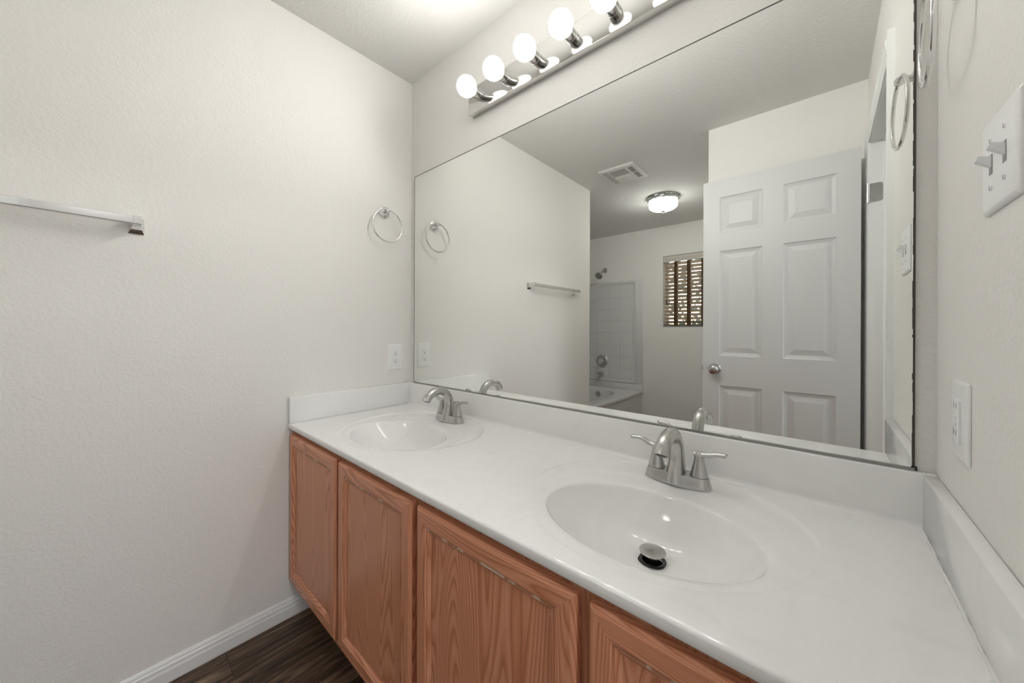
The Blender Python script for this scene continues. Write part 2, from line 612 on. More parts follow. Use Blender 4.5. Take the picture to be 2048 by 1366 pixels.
loops = [(0.004, 0.0045), (0.012, 0.0065), (0.018, 0.0085), (0.022, 0.0085), (0.046, 0.003), (0.048, 0.0025)]
Vf = panel_faces(bm, xs, zs, cells, LYF, 1, loops)
Vb = panel_faces(bm, xs, zs, cells, LYF - LT, -1, loops)
nx, nz = len(xs), len(zs)
per = [(i, 0) for i in range(nx)] + [(nx-1, j) for j in range(1, nz)] + [(i, nz-1) for i in range(nx-2, -1, -1)] + [(0, j) for j in range(nz-2, 0, -1)]
for a, b in zip(per, per[1:] + per[:1]):
    bm.faces.new((Vf[a], Vb[a], Vb[b], Vf[b]))
finish('door_leaf', bm, MAT['door'], door)
for sgn, yy in ((1, LYF), (-1, LYF - LT)):
    if sgn == 1:
        bm = bmesh.new()
        KX, KZ = 1.138, 0.934
        lathe(bm, [(0.031, 0.0003), (0.032, 0.004), (0.029, 0.008), (0.014, 0.010), (0.0115, 0.020), (0.0125, 0.026), (0.020, 0.031), (0.0265, 0.040), (0.0275, 0.048), (0.025, 0.056), (0.018, 0.061), (0.008, 0.0625), (0.0, 0.063)], (KX, yy, KZ), 'y' if sgn > 0 else '-y', 32, True, False)
        k = finish('door_knob', bm, MAT['nickel'], door, 40)
        k['label'] = 'brushed nickel door knob'
        bm = bmesh.new()
        lathe(bm, [(0.0045, 0.0), (0.0045, 0.0012)], (KX - 0.002, yy + 0.0628, KZ), 'y', 12)
        finish('privacy_pinhole', bm, MAT['slot'], k)
bm = B((LX0 - 0.010, LX0 + 0.002, -1.372, -1.358, 0.925, 0.943), (LX0 - 0.001, LX0 + 0.002, -1.377, -1.351, 0.905, 0.963))
finish('latch_bolt', bm, MAT['nickel'], door)['label'] = 'brushed nickel latch'
for i, hz in enumerate((1.82, 0.24)):
    bm = bmesh.new()
    # leaf let into the jamb, with rounded outer corners, and the knuckle
    pr = [(W - 0.004, hz - 0.044), (W + 0.030, hz - 0.044)] + [(W + 0.030 + 0.012 * math.sin(a), hz - 0.032 - 0.012 * math.cos(a)) for a in (0.4, 0.8, 1.2, PI/2)]
    pr += [(W + 0.030 + 0.012 * math.cos(a), hz + 0.032 + 0.012 * math.sin(a)) for a in (0, 0.4, 0.8, 1.2, PI/2)] + [(W - 0.004, hz + 0.044)]
    prism(bm, [(x, z) for x, z in pr], 'y', DY1 + 0.0002, DY1 + 0.0022)
    lathe(bm, [(0.006, -0.046), (0.006, 0.046)], (W - 0.010, DY1 + 0.004, hz), 'z', 12)
    for (sx, sz) in ((0.012, 0.028), (0.026, 0.0), (0.012, -0.028)):
        lathe(bm, [(0.0045, 0.0), (0.0045, 0.0012)], (W + sx, DY1 + 0.0021, hz + sz), 'y', 10)
    finish('hinge', bm, MAT['nickel'], door)['label'] = 'grey metal butt hinge'

# ------------------------------------------------------------------ vanity cabinets
FY = -0.546      # face frame front
def vanity_door(x0, x1, z0, z1, parent):
    bm = bmesh.new()
    loops = [(0.0, 0.0), (0.0, 0.013), (0.0025, 0.0175), (0.008, 0.020), (0.0365, 0.020), (0.0385, 0.0172), (0.0415, 0.0172), (0.0435, 0.0182), (0.0475, 0.0158), (0.0495, 0.0138), (0.0525, 0.0120)]
    prev = None
    for ins, dep in loops:
        cur = [bm.verts.new(p) for p in ((x0+ins, FY-0.0003-dep, z0+ins), (x1-ins, FY-0.0003-dep, z0+ins), (x1-ins, FY-0.0003-dep, z1-ins), (x0+ins, FY-0.0003-dep, z1-ins))]
        if prev:
            for k in range(4):
                f = bm.faces.new((prev[k], prev[(k+1) % 4], cur[(k+1) % 4], cur[k]))
                f.material_index = 1 if k in (0, 2) else 0
                if k == 2 and 0.040 < ins < 0.045: f.material_index = 2
        else:
            bm.faces.new(cur[::-1])
        prev = cur
    d = finish('door', bm, [MAT['oak_v'], MAT['oak_h'], MAT['worn']], parent)
    bm = B((x0 + 0.050, x1 - 0.050, FY - 0.0118, FY - 0.004, z0 + 0.050, z1 - 0.050))
    finish('door_panel', bm, MAT['oak_v'], d)
    return d

def cabinet(x0, x1, doors, label):
    t = thing('vanity_cabinet', ((x0 + x1) / 2, -0.27, 0), label, 'cabinet', 'oak vanity cabinets under the white top')
    Z0, Z1 = 0.115, 0.7585
    bm = B((x0, x0 + 0.016, FY + 0.019, -0.004, Z0, Z1), (x1 - 0.016, x1, FY + 0.019, -0.004, Z0, Z1), (x0 + 0.016, x1 - 0.016, FY + 0.019, -0.012, Z0, Z0 + 0.016), (x0 + 0.016, x1 - 0.016, -0.012, -0.004, Z0, Z1))
    finish('carcass', bm, MAT['oak_v'], t)
    m = (doors[0][1] + doors[1][0]) / 2
    bm = B((x0, x0 + 0.040, FY, FY + 0.019, Z0, Z1), (x1 - 0.040, x1, FY, FY + 0.019, Z0, Z1), (m - 0.030, m + 0.030, FY, FY + 0.019, Z0 + 0.04, Z1 - 0.045),
           (x0 + 0.040, x1 - 0.040, FY, FY + 0.019, Z0, Z0 + 0.04), (x0 + 0.040, x1 - 0.040, FY, FY + 0.019, Z1 - 0.045, Z1))
    finish('face_frame', bm, MAT['oak_f'], t)
    finish('toe_kick', B((x0, x1, -0.478, -0.462, 0, Z0)), MAT['oak_f'], t)
    for a, b in doors:
        vanity_door(a, b, 0.153, 0.7395, t)
    return t
cabinet(0.003, 0.8795, ((0.010, 0.440), (0.459, 0.868)), 'reddish oak vanity cabinet against the wall with the towel bar')
cabinet(0.8805, W - 0.003, ((0.893, 1.330), (1.354, 1.778)), 'reddish oak vanity cabinet under the sink with the visible pop-up stopper')

# ------------------------------------------------------------------ vanity top with two moulded basins
XMID = 0.8955
top = thing('countertop', (XMID, -0.28, ZC), 'glossy white moulded vanity top with two oval basins on oak cabinets', 'countertop')
YF = -CD + 0.008      # where the flat deck meets the rounded front edge
YBK = -0.002
def sstep(a, b, x):
    t = min(max((x - a) / (b - a), 0), 1)
    return t * t * (3 - 2 * t)
def basin_mesh(cx, x0, x1, name_label):
    """returns (deck bm, basin bm, drain point)"""
    n = 144
    ang = [2 * PI * i / n for i in range(n)]
    ring_c, ring_a, ring_b = (cx - 0.006, -0.258), 0.287, (0.238, 0.274)
    bowl_c, bowl_a, bowl_b = (cx + 0.003, -0.345), 0.212, (0.158, 0.150)
    drain = (cx + 0.010, -0.300)
    def ell(c, a, b, th, d=0.0): return Vector((c[0] + (a + d) * math.cos(th), c[1] + (b[0 if math.sin(th) > 0 else 1] + d) * math.sin(th)))
    def lerp(p, q, t): return p + (q - p) * t
    rows = []
    D = 0.098
    g = [1.0 - 0.72 * sstep(0.25, -0.75, math.sin(th)) for th in ang]      # the moulded step fades out towards the front edge
    # bowl, from the drain to the lip: broad shallow floor, steep wall, rolled lip
    for s in (0.0, 0.13, 0.2, 0.3, 0.42, 0.54, 0.65, 0.74, 0.82, 0.88, 0.92, 0.95, 0.975, 1.0):
        z = -0.0085 - D * (1 - s ** 3.6) * (0.78 + 0.22 * (1 - s))
        rows.append([(lerp(Vector(drain), ell(bowl_c, bowl_a, bowl_b, th, -0.004), s), z) for th in ang])
    for dlt, z in ((-0.0022, -0.0064), (0.0, -0.0054), (0.003, -0.0046), (0.008, -0.0041), (0.014, -0.0040)):
        rows.append([(ell(bowl_c, bowl_a, bowl_b, th, dlt), z * (g[i] if dlt > 0.005 else (0.5 + 0.5 * g[i]))) for i, th in enumerate(ang)])
    inner = [ell(bowl_c, bowl_a, bowl_b, th, 0.014) for th in ang]
    outer = [ell(ring_c, ring_a, ring_b, th, -0.010) for th in ang]
    # a faint raised ledge follows the bowl at the faucet side
    for t, dz in ((0.30, 0.0), (0.38, 0.0), (0.43, 0.0013), (0.55, 0.0011), (0.8, 0.0006), (1.0, 0.0)):
        rows.append([(lerp(inner[i], outer[i], t), (-0.0040 + dz * max(0.0, math.sin(ang[i])) ** 0.5) * g[i]) for i in range(n)])
    for dlt, z in ((-0.0080, -0.0037), (-0.0055, -0.0024), (-0.0030, -0.0008), (-0.0005, -0.0001), (0.002, 0.0), (0.006, 0.0)):
        rows.append([(ell(ring_c, ring_a, ring_b, th, dlt), z * g[i]) for i, th in enumerate(ang)])
    bmb = bmesh.new()
    # keep the wide ring inside the deck
    def clampy(p): return Vector((p.x, min(max(p.y, YF + 0.004), -0.0215)))
    R = []
    for r in rows:
        R.append([bmb.verts.new((clampy(p).x, clampy(p).y, ZC + z)) for p, z in r])
    for a, b in zip(R[1:], R[2:]):
        for i in range(n):
            j = (i + 1) % n
            bmb.faces.new((a[i], a[j], b[j], b[i]))
    bmesh.ops.delete(bmb, geom=R[0], context='VERTS')
    # deck around it
    bmd = bmesh.new()
    last = [clampy(p) for p, z in rows[-1]]
    edge = []
    c = Vector(ring_c)
    for i in range(n):
        d = last[i] - c
        t = min(((x1 - c.x) / d.x) if d.x > 1e-9 else 1e9, ((x0 - c.x) / d.x) if d.x < -1e-9 else 1e9, ((YBK - c.y) / d.y) if d.y > 1e-9 else 1e9, ((YF - c.y) / d.y) if d.y < -1e-9 else 1e9)
        edge.append(c + d * t)
    for cor in ((x0, YBK), (x1, YBK), (x0, YF), (x1, YF)):
        k = min(range(n), key=lambda i: (edge[i] - Vector(cor)).length)
        edge[k] = Vector(cor)
    A = [bmd.verts.new((p.x, p.y, ZC)) for p in last]
    E_ = [bmd.verts.new((p.x, p.y, ZC)) for p in edge]
    for i in range(n):
        j = (i + 1) % n
        bmd.faces.new((A[i], A[j], E_[j], E_[i]))
    return bmd, bmb, drain

bmdeck = bmesh.new()
basins = []
for cx, x0, x1, lb in ((0.442, 0.0012, XMID, ''), (1.347, XMID, W - 0.0012, '')):
    d, b, dr = basin_mesh(cx, x0, x1, lb)
    tmp = bpy.data.meshes.new('tmp'); d.to_mesh(tmp); d.free()
    bmdeck.from_mesh(tmp); bpy.data.meshes.remove(tmp)
    basins.append((b, dr))
# rounded front edge and underside
fp = [(YF, ZC), (YF - 0.004, ZC - 0.0006), (YF - 0.0066, ZC - 0.0022), (YF - 0.008, ZC - 0.005), (YF - 0.008, ZC - 0.0185), (YF - 0.0062, ZC - 0.0212), (YF - 0.003, ZC - 0.022), (YF + 0.035, ZC - 0.022)]
R0 = [bmdeck.verts.new((0.0012, y, z)) for y, z in fp]
R1 = [bmdeck.verts.new((W - 0.0012, y, z)) for y, z in fp]
for i in range(len(fp) - 1):
    bmdeck.faces.new((R0[i], R0[i+1], R1[i+1], R1[i]))
deck = finish('deck', bmdeck, MAT['marble'], top, 50)
for (b, dr), lb in zip(basins, ('', '')):
    bo = finish('sink_basin', b, MAT['marble'], top, 60)
    zb = ZC - 0.0085 - 0.098 * 0.985
    bm = bmesh.new()
    lathe(bm, [(0.0272, 0.003), (0.0270, 0.0045), (0.024, 0.0052), (0.0205, 0.004), (0.0195, -0.004), (0.0195, -0.03)], (dr[0], dr[1], zb), 'z', 40, False, True)
    f = finish('drain_flange', bm, MAT['black'], bo, 40)
    f['label'] = 'dark drain opening'
    bm = bmesh.new()
    lathe(bm, [(0.011, -0.02), (0.011, 0.016), (0.015, 0.0195), (0.0242, 0.0205), (0.0262, 0.0215), (0.0264, 0.023), (0.0255, 0.0243), (0.018, 0.0262), (0.009, 0.0274), (0.0, 0.028)], (dr[0], dr[1], zb), 'z', 48, True, False)
    s = finish('drain_stopper', bm, MAT['spun'], bo, 40)
    s['label'] = 'spun metal pop-up stopper'
# splashes
SPZ = 0.8868
bp = [(-0.0012, ZC - 0.006), (-0.0012, SPZ), (-0.0175, SPZ), (-0.0192, SPZ - 0.0006), (-0.0200, SPZ - 0.0025), (-0.0200, ZC + 0.013), (-0.0207, ZC + 0.0085), (-0.0228, ZC + 0.0045), (-0.0265, ZC + 0.0014), (-0.031, ZC + 0.0003), (-0.031, ZC - 0.006)]
bm = bmesh.new(); prism(bm, bp, 'x', 0.0012, W - 0.0012)
finish('backsplash', bm, MAT['marble'], top, 35)
for side in (0, 1):
    x0, x1 = (0.0010, 0.0200) if side == 0 else (W - 0.0200, W - 0.0010)
    bm = B((x0, x1, -CD + 0.001, -0.0200, ZC + 0.0005, SPZ + 0.0004))
    finish('side_splash', bm, MAT['marble'], top, 35, bevel=0.0016)
# uneven bead of caulk where the side splash nearest the doorway meets the deck
bm = bmesh.new()
rnd = random.Random(3)
pts = [(W - 0.0215 + rnd.uniform(-0.0008, 0.0008), -0.03 - 0.0075 * i, ZC + 0.001) for i in range(70)]
sweep(bm, pts, [rnd.uniform(0.0018, 0.0036) for _ in pts], n=8)
finish('caulk_bead', bm, MAT['caulk'], top, 60)

# ------------------------------------------------------------------ faucets
def faucet(cx, label):
    fy = -0.100
    t = thing('faucet', (cx, fy, ZC - 0.0024), label, 'faucet', 'brushed nickel faucets on the vanity top')
    o = wloc(t)
    def L(x, y, z): return (o.x + x, o.y + y, o.z + z)
    # base plate: flared bridge, bulging forward in the middle
    bm = bmesh.new()
    def outline(hl, hd, bulge):
        out = []
        for i in range(64):
            a = 2 * PI * i / 64
            c, s = math.cos(a), math.sin(a)
            x = hl * math.copysign(abs(c) ** 0.72, c)
            y = hd * math.copysign(abs(s) ** 0.62, s)
            if s < 0: y -= bulge * math.exp(-(x / 0.026) ** 2)
            out.append((x, y))
        return out
    rings = []
    for hl, hd, bu, z in ((0.0785, 0.0285, 0.006, 0.0), (0.0785, 0.0285, 0.006, 0.002), (0.0755, 0.0260, 0.006, 0.012), (0.0725, 0.0232, 0.005, 0.025), (0.0715, 0.0222, 0.005, 0.027), (0.069, 0.020, 0.005, 0.0277)):
        rings.append([L(x, y, z) for x, y in outline(hl, hd, bu)])
    loft(bm, rings)
    finish('base', bm, MAT['nickel'], t, 35)
    # spout: wide saddle at the foot drawn up into a round gooseneck
    bm = bmesh.new()
    ctl = [(-0.0085, 0.0045), (-0.0055, 0.028), (-0.001, 0.060), (-0.006, 0.094), (-0.023, 0.119), (-0.045, 0.1300), (-0.068, 0.1305), (-0.091, 0.1245), (-0.1085, 0.1125), (-0.1185, 0.0960)]
    rad = [(0.0255, 0.034), (0.0218, 0.030), (0.0178, 0.0235), (0.0162, 0.0185), (0.0160, 0.0166), (0.0160, 0.0160), (0.0162, 0.0160), (0.0166, 0.0162), (0.0170, 0.0165), (0.0173, 0.0167)]
    P = catmull([L(0, y, z) for y, z in ctl], 6)
    RA = catmull([r[0] for r in rad], 6); RB = catmull([r[1] for r in rad], 6)
    sweep(bm, P, [(a, b) for a, b in zip(RA, RB)], side=(1, 0, 0), n=32)
    sp = finish('spout', bm, MAT['nickel'], t, 40)
    bm = bmesh.new()
    d = (P[-1] - P[-2]).normalized()
    u, v, w = frame_from(d)
    lathe(bm, [(0.0115, -0.001), (0.0115, 0.0008)], P[-1], (u, v, w), 24)
    finish('aerator', bm, MAT['slot'], sp)
    for s in (-1, 1):
        bm = bmesh.new()
        hx = 0.0508 * s
        lathe(bm, [(0.0205, 0.0280), (0.0203, 0.030), (0.0165, 0.045), (0.0128, 0.060), (0.0108, 0.072), (0.0103, 0.080), (0.0103, 0.0845), (0.0085, 0.0865), (0.0, 0.0868)], L(hx, 0, 0), 'z', 28, True, False)
        yt, dz, ln = (-0.005, 0.005, 1.07) if s < 0 else (0.0, 0.0, 1.0)
        ctl = [L(hx - 0.0108 * s, 0, 0.0808), L(hx + 0.004 * s, 0, 0.0808), L(hx + 0.020 * s, yt * 0.4, 0.0826 + dz * 0.4), L(hx + 0.038 * s, yt, 0.0878 + dz), L(hx + 0.055 * ln * s, yt * 1.5, 0.0888 + dz), L(hx + 0.0575 * ln * s, yt * 1.5, 0.0885 + dz)]
        P = catmull(ctl, 5)
        ra = catmull([0.0100, 0.0102, 0.0082, 0.0070, 0.0078, 0.0074], 5)
        rb = catmull([0.0058, 0.0066, 0.0060, 0.0051, 0.0054, 0.0048], 5)
        sweep(bm, P, [(a, b) for a, b in zip(ra, rb)], side=(0, 1, 0), n=18)
        h = finish('handle', bm, MAT['nickel'], t, 40)
        bm = bmesh.new()
        lathe(bm, [(0.0207, 0.0274), (0.0207, 0.0284)], L(hx, 0, 0), 'z', 28)
        finish('seam_ring', bm, MAT['slot'], h)
    return t
faucet(0.442, 'brushed nickel two-handle faucet at the sink near the white duplex outlet')
faucet(1.347, 'brushed nickel two-handle faucet at the sink with the visible pop-up stopper')

# ------------------------------------------------------------------ wall mirror
MX0, MX1, MZ0, MZ1 = 0.0365, 1.7615, 0.8916, 1.9437
mir = thing('wall_mirror', ((MX0 + MX1) / 2, -0.003, MZ0), 'large frameless wall mirror above the vanity backsplash', 'mirror')
finish('mirror_glass', B((MX0 + 0.001, MX1 - 0.002, -0.006, -0.0008, MZ0 + 0.0015, MZ1 - 0.001)), MAT['mirror'], mir)
bm = B((MX0, MX1, -0.0064, -0.0006, MZ1 - 0.0016, MZ1 + 0.0012), (MX0 - 0.0006, MX0 + 0.0022, -0.0064, -0.0006, MZ0, MZ1))
rnd = random.Random(5)
z = MZ0
while z < MZ1:           # ragged, desilvered upright edge
    h = rnd.uniform(0.006, 0.03)
    wv = rnd.uniform(0.0022, 0.0036)
    box(bm, MX1 - wv, MX1 + 0.0008, -0.0064, -0.0006, z, min(z + h, MZ1))
    z += h
box(bm, MX1 - 0.0045, MX1 + 0.004, -0.0064, -0.0006, MZ0 - 0.004, MZ0 + 0.004)
e = finish('mirror_edge', bm, MAT['edge'], mir)
e['label'] = 'dark desilvered edge'
e = finish('bottom_channel', B((MX0, MX1, -0.0085, -0.0006, MZ0 - 0.0042, MZ0 + 0.0016)), simple('channel_metal', (0.34, 0.335, 0.32), 0.3, 1.0), mir)
e['label'] = 'thin metal channel'

# ------------------------------------------------------------------ vanity light
BX = [0.551 + 0.1482 * i for i in range(6)]
BZ, BY = 2.130, -0.108
vl = thing('vanity_light', (BX[0] + 0.37, 0, BZ), 'polished bar light with six round lit bulbs above the mirror', 'light fixture')
bm = B((0.4745, 1.366, -0.030, -0.0006, 2.078, 2.187))
finish('mounting_plate', bm, MAT['plate'], vl, 30, bevel=0.0025)
for x in BX:
    bm = bmesh.new()
    lathe(bm, [(0.0205, 0.0), (0.0205, 0.0165), (0.0195, 0.0172), (0.0195, 0.0182), (0.0205, 0.019), (0.0205, 0.040), (0.0185, 0.0415), (0.0165, 0.040)], (x, -0.0301, BZ), '-y', 32)
    finish('socket', bm, MAT['socket'], vl, 35)
    bm = bmesh.new()
    pr = [(0.014, 0.040), (0.0150, 0.044)]
    for k in range(14):
        a = -PI/2 + 0.40 + (PI - 0.40) * k / 13
        pr.append((0.0395 * math.cos(a), 0.078 + 0.0395 * math.sin(a)))
    lathe(bm, pr, (x, -0.0301, BZ), '-y', 36, True, False)
    finish('bulb', bm, MAT['bulb'], vl, 60)

# ------------------------------------------------------------------ towel rings
def towel_ring(sx, y, label, swing=0.0):
    """sx: +1 on the left wall (facing +x), -1 on the opposite wall"""
    x0 = 0.0 if sx > 0 else W
    z = 1.7335
    t = thing('towel_ring', (x0, y, z), label, 'towel ring', 'chrome towel rings on the side walls')
    ax = 'x' if sx > 0 else '-x'
    bm = bmesh.new()
    lathe(bm, [(0.0275, 0.0004), (0.0285, 0.003), (0.0275, 0.006), (0.0235, 0.0075), (0.0225, 0.010), (0.0185, 0.0125), (0.0165, 0.0125), (0.0155, 0.0150), (0.010, 0.0165)], (x0, y, z), ax, 36)
    finish('rosette', bm, MAT['chrome'], t, 35)
    bm = bmesh.new()
    lathe(bm, [(0.0085, 0.016), (0.0070, 0.022), (0.0070, 0.028), (0.0098, 0.033), (0.0105, 0.037), (0.0095, 0.0415), (0.0055, 0.0445), (0.0, 0.0455)], (x0, y, z), ax, 24, True, False)
    finish('post', bm, MAT['chrome'], t, 40)
    bm = bmesh.new()
    R = 0.0765
    pts = [(x0 + sx * (0.036 - swing * R * math.sin(2*PI*i/64)), y + R * math.sin(2*PI*i/64), z - R + 0.004 + R * math.cos(2*PI*i/64)) for i in range(64)]
    sweep(bm, pts, 0.0039, side=(1, 0, 0), n=14, closed=True)
    finish('ring', bm, MAT['chrome'], t, 60)
    return t
towel_ring(1, -0.155, 'round chrome towel ring above the white duplex outlet')
towel_ring(-1, -0.150, 'round chrome towel ring above the double toggle switch', 0.05)

# ------------------------------------------------------------------ towel bar
tb = thing('towel_bar', (0, -1.30, 1.482), 'square chrome towel bar on the textured wall', 'towel bar')
for y in (-0.992, -1.608):
    bm = bmesh.new()
    rings = []
    for x, h, zc in ((0.0004, 0.0245, -0.001), (0.004, 0.0245, -0.001), (0.007, 0.0215, 0.0), (0.014, 0.0170, 0.003), (0.026, 0.0140, 0.005), (0.040, 0.0125, 0.006), (0.0655, 0.0120, 0.006), (0.0665, 0.0108, 0.006)):
        wv = h if x < 0.03 else h
        rings.append([(x, y - wv * 0.72, 1.482 + zc - h), (x, y + wv * 0.72, 1.482 + zc - h), (x, y + wv * 0.72, 1.482 + zc + h), (x, y - wv * 0.72, 1.482 + zc + h)])
    loft(bm, rings)
    finish('bracket', bm, MAT['chrome'], tb, 20)
bm = B((0.0440, 0.0640, -1.602, -0.998, 1.4765, 1.4985))
finish('bar', bm, MAT['chrome'], tb, 20, bevel=0.0012, seg=1)

# ------------------------------------------------------------------ outlets and switch
def plate(bm, sx, x0, yc, zc, hy, hz, th=0.0055):
    """bevelled cover plate on a side wall"""
    rings = []
    for ins, d in ((0.0, 0.0004), (0.0, 0.002), (0.0012, 0.0036), (0.004, 0.0052), (0.006, th)):
        rings.append([(x0 + sx * d, u, v) for u, v in rrect(yc, zc, hy - ins, hz - ins, 0.003, 3)])
    loft(bm, rings)
def screw(x0, sx, y, z, d, parent):
    bm = bmesh.new()
    lathe(bm, [(0.0032, d - 0.0005), (0.0032, d + 0.0006), (0.002, d + 0.0011), (0.0, d + 0.0012)], (x0, y, z), 'x' if sx > 0 else '-x', 12, True, False)
    s = finish('screw', bm, MAT['plastic'], parent, 40)
    bm = B((x0 + sx * (d + 0.0009), x0 + sx * (d + 0.0014), y - 0.0004, y + 0.0004, z - 0.0024, z + 0.0024))
    finish('screw_slot', bm, MAT['slot'], s)
# duplex outlet by the mirror
oy, oz = -0.0925, 1.0235
t = thing('wall_outlet', (0, oy, oz), 'white duplex outlet below the towel ring at the mirror', 'outlet')
bm = bmesh.new(); plate(bm, 1, 0, oy, oz, 0.040, 0.0645)
finish('cover_plate', bm, MAT['plastic'], t, 40)
for dz in (0.0195, -0.0195):
    bm = bmesh.new()
    pr = []
    for i in range(32):
        a = 2*PI*i/32
        pr.append((oy + max(-0.0165, min(0.0165, 0.0175*math.cos(a))), oz + dz + max(-0.0135, min(0.0135, 0.0175*math.sin(a)))))
    loft(bm, [[(0.0050, u, v) for u, v in pr], [(0.0078, u, v) for u, v in pr]])
    r = finish('receptacle', bm, MAT['plastic'], t)
    bm = bmesh.new()
    box(bm, 0.0074, 0.0081, oy - 0.0072, oy - 0.0056, oz + dz - 0.001, oz + dz + 0.0075)
    box(bm, 0.0074, 0.0081, oy + 0.0058, oy + 0.0074, oz + dz + 0.000, oz + dz + 0.0070)
    lathe(bm, [(0.0028, 0.0074), (0.0028, 0.0081)], (0, oy, oz + dz - 0.0075), 'x', 14)
    finish('slots', bm, MAT['slot'], r)
screw(0, 1, oy, oz, 0.0055, t)
# double toggle switch by the doorway
sy, sz = -0.343, 1.374
t = thing('light_switch', (W, sy, sz), 'white double toggle switch plate below the chrome towel ring', 'light switch')
bm = bmesh.new(); plate(bm, -1, W, sy, sz, 0.0590, 0.0595)
finish('cover_plate', bm, MAT['plastic'], t, 40)
for dy in (0.023, -0.023):
    bm = bmesh.new()
    y = sy + dy
    loft(bm, [[(W - 0.0050, y - 0.0045, sz - 0.004), (W - 0.0050, y + 0.0045, sz - 0.004), (W - 0.0050, y + 0.0045, sz + 0.009), (W - 0.0050, y - 0.0045, sz + 0.009)],
              [(W - 0.0185, y - 0.0040, sz + 0.0065), (W - 0.0185, y + 0.0040, sz + 0.0065), (W - 0.0165, y + 0.0040, sz + 0.0125), (W - 0.0165, y - 0.0040, sz + 0.0125)]])
    g = finish('toggle', bm, MAT['plastic'], t)
    finish('toggle_slot', B((W - 0.0059, W - 0.0053, y - 0.0053, y + 0.0053, sz - 0.0125, sz + 0.0125)), simple('slot_grey', (0.30, 0.30, 0.29), 0.5) if dy > 0 else bpy.data.materials['slot_grey'], g)
    for dz in (0.030, -0.030):
        screw(W, -1, y, sz + dz, 0.0055, t)
# rocker-style outlet by the doorway
gy, gz = -0.178, 1.0225
t = thing('wall_outlet', (W, gy, gz), 'white outlet with a rectangular face, above the side splash below the toggle switch', 'outlet')
bm = bmesh.new(); plate(bm, -1, W, gy, gz, 0.0395, 0.0620)
finish('cover_plate', bm, MAT['plastic'], t, 40)
bm = bmesh.new()
rings = [[(W - d, u, v) for u, v in rrect(gy, gz, 0.0165 - i, 0.0335 - i, 0.003, 3)] for d, i in ((0.0050, 0), (0.0082, 0), (0.0088, 0.0008))]
loft(bm, rings)
r = finish('receptacle_face', bm, MAT['plastic'], t, 40)
for dz in (0.0045, -0.0045):
    finish('test_button', B((W - 0.0100, W - 0.0086, gy - 0.008, gy + 0.008, gz + dz - 0.0032, gz + dz + 0.0032)), MAT['plastic'], r)
for dz in (0.021, -0.021):
    bm = B((W - 0.0091, W - 0.0086, gy - 0.0072, gy - 0.0056, gz + dz - 0.001, gz + dz + 0.007), (W - 0.0091, W - 0.0086, gy + 0.0056, gy + 0.0072, gz + dz - 0.001, gz + dz + 0.007))
    finish('slots', bm, bpy.data.materials['slot_grey'], r)

# ------------------------------------------------------------------ ceiling vent and dome light
VX0, VX1, VY0, VY1 = 0.2385, 0.5312, -1.586, -1.909
vn = thing('exhaust_fan', ((VX0 + VX1) / 2, (VY0 + VY1) / 2, H), 'flat white exhaust fan and heater grille on the ceiling', 'exhaust fan')
def VP(s, t): return VX0 + (VX1 - VX0) * s, VY0 + (VY1 - VY0) * t
def vbox(bm, s0, s1, t0, t1, z0, z1):
    (xa, ya), (xb, yb) = VP(s0, t0), VP(s1, t1)
    box(bm, xa, xb, ya, yb, z0, z1)
bm = bmesh.new()
rings = [[(x, y, H - d) for x, y in rrect((VX0+VX1)/2, (VY0+VY1)/2, (VX1-VX0)/2 - i, (VY0-VY1)/2 - i, 0.006, 3)] for i, d in ((0, 0.0004), (0, 0.006), (0.010, 0.014), (0.012, 0.0145))]
loft(bm, rings)
cv = finish('cover', bm, MAT['vent'], vn, 30)
ZV = H - 0.0145
for (s0, s1, t0, t1, nsl, along) in ((0.25, 0.70, 0.145, 0.465, 13, 's'), (0.78, 0.90, 0.15, 0.46, 5, 't'), (0.78, 0.90, 0.52, 0.85, 5, 't')):
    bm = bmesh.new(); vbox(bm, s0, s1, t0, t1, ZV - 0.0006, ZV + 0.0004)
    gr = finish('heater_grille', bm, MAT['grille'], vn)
    bm = bmesh.new()
    for k in range(nsl):
        if along == 's':
            a = t0 + (t1 - t0) * (k + 0.25) / nsl
            vbox(bm, s0, s1, a, a + (t1 - t0) * 0.26 / nsl, ZV - 0.0016, ZV - 0.0006)
        else:
            a = s0 + (s1 - s0) * (k + 0.3) / nsl
            vbox(bm, a, a + (s1 - s0) * 0.28 / nsl, t0, t1, ZV - 0.0016, ZV - 0.0006)
    finish('louvres', bm, MAT['vent'], gr)
bm = bmesh.new(); vbox(bm, 0.26, 0.70, 0.52, 0.86, ZV - 0.006, ZV)
finish('light_lens', bm, MAT['lens'], vn, 30, bevel=0.002)
bm = bmesh.new()
for s in (0.10, 0.145, 0.19):
    vbox(bm, s, s + 0.012, 0.10, 0.90, ZV - 0.0005, ZV + 0.0004)
finish('air_slots', bm, MAT['grille'], vn)

CLX, CLY = 0.453, -2.50
cl = thing('ceiling_light', (CLX, CLY, H), 'lit flush dome light with a metal ring on the ceiling', 'ceiling light')
bm = bmesh.new()
lathe(bm, [(0.150, 0.0004), (0.154, 0.005), (0.152, 0.011), (0.145, 0.014), (0.143, 0.030), (0.140, 0.036), (0.132, 0.037)], (CLX, CLY, H), '-z', 64)
finish('metal_ring', bm, simple('dark_chrome', (0.42, 0.45, 0.43), 0.12, 1.0), cl, 35)
bm = bmesh.new()
lathe(bm, [(0.122, 0.037), (0.127, 0.044), (0.127, 0.052), (0.122, 0.060), (0.121, 0.070), (0.125, 0.078), (0.122, 0.092), (0.108, 0.106), (0.080, 0.119), (0.045, 0.129), (0.012, 0.134), (0.0, 0.1345)], (CLX, CLY, H), '-z', 96, True, False, lobes=12, lobe_amp=0.045)
finish('glass_dome', bm, MAT['dome'], cl, 40)
bm = bmesh.new()
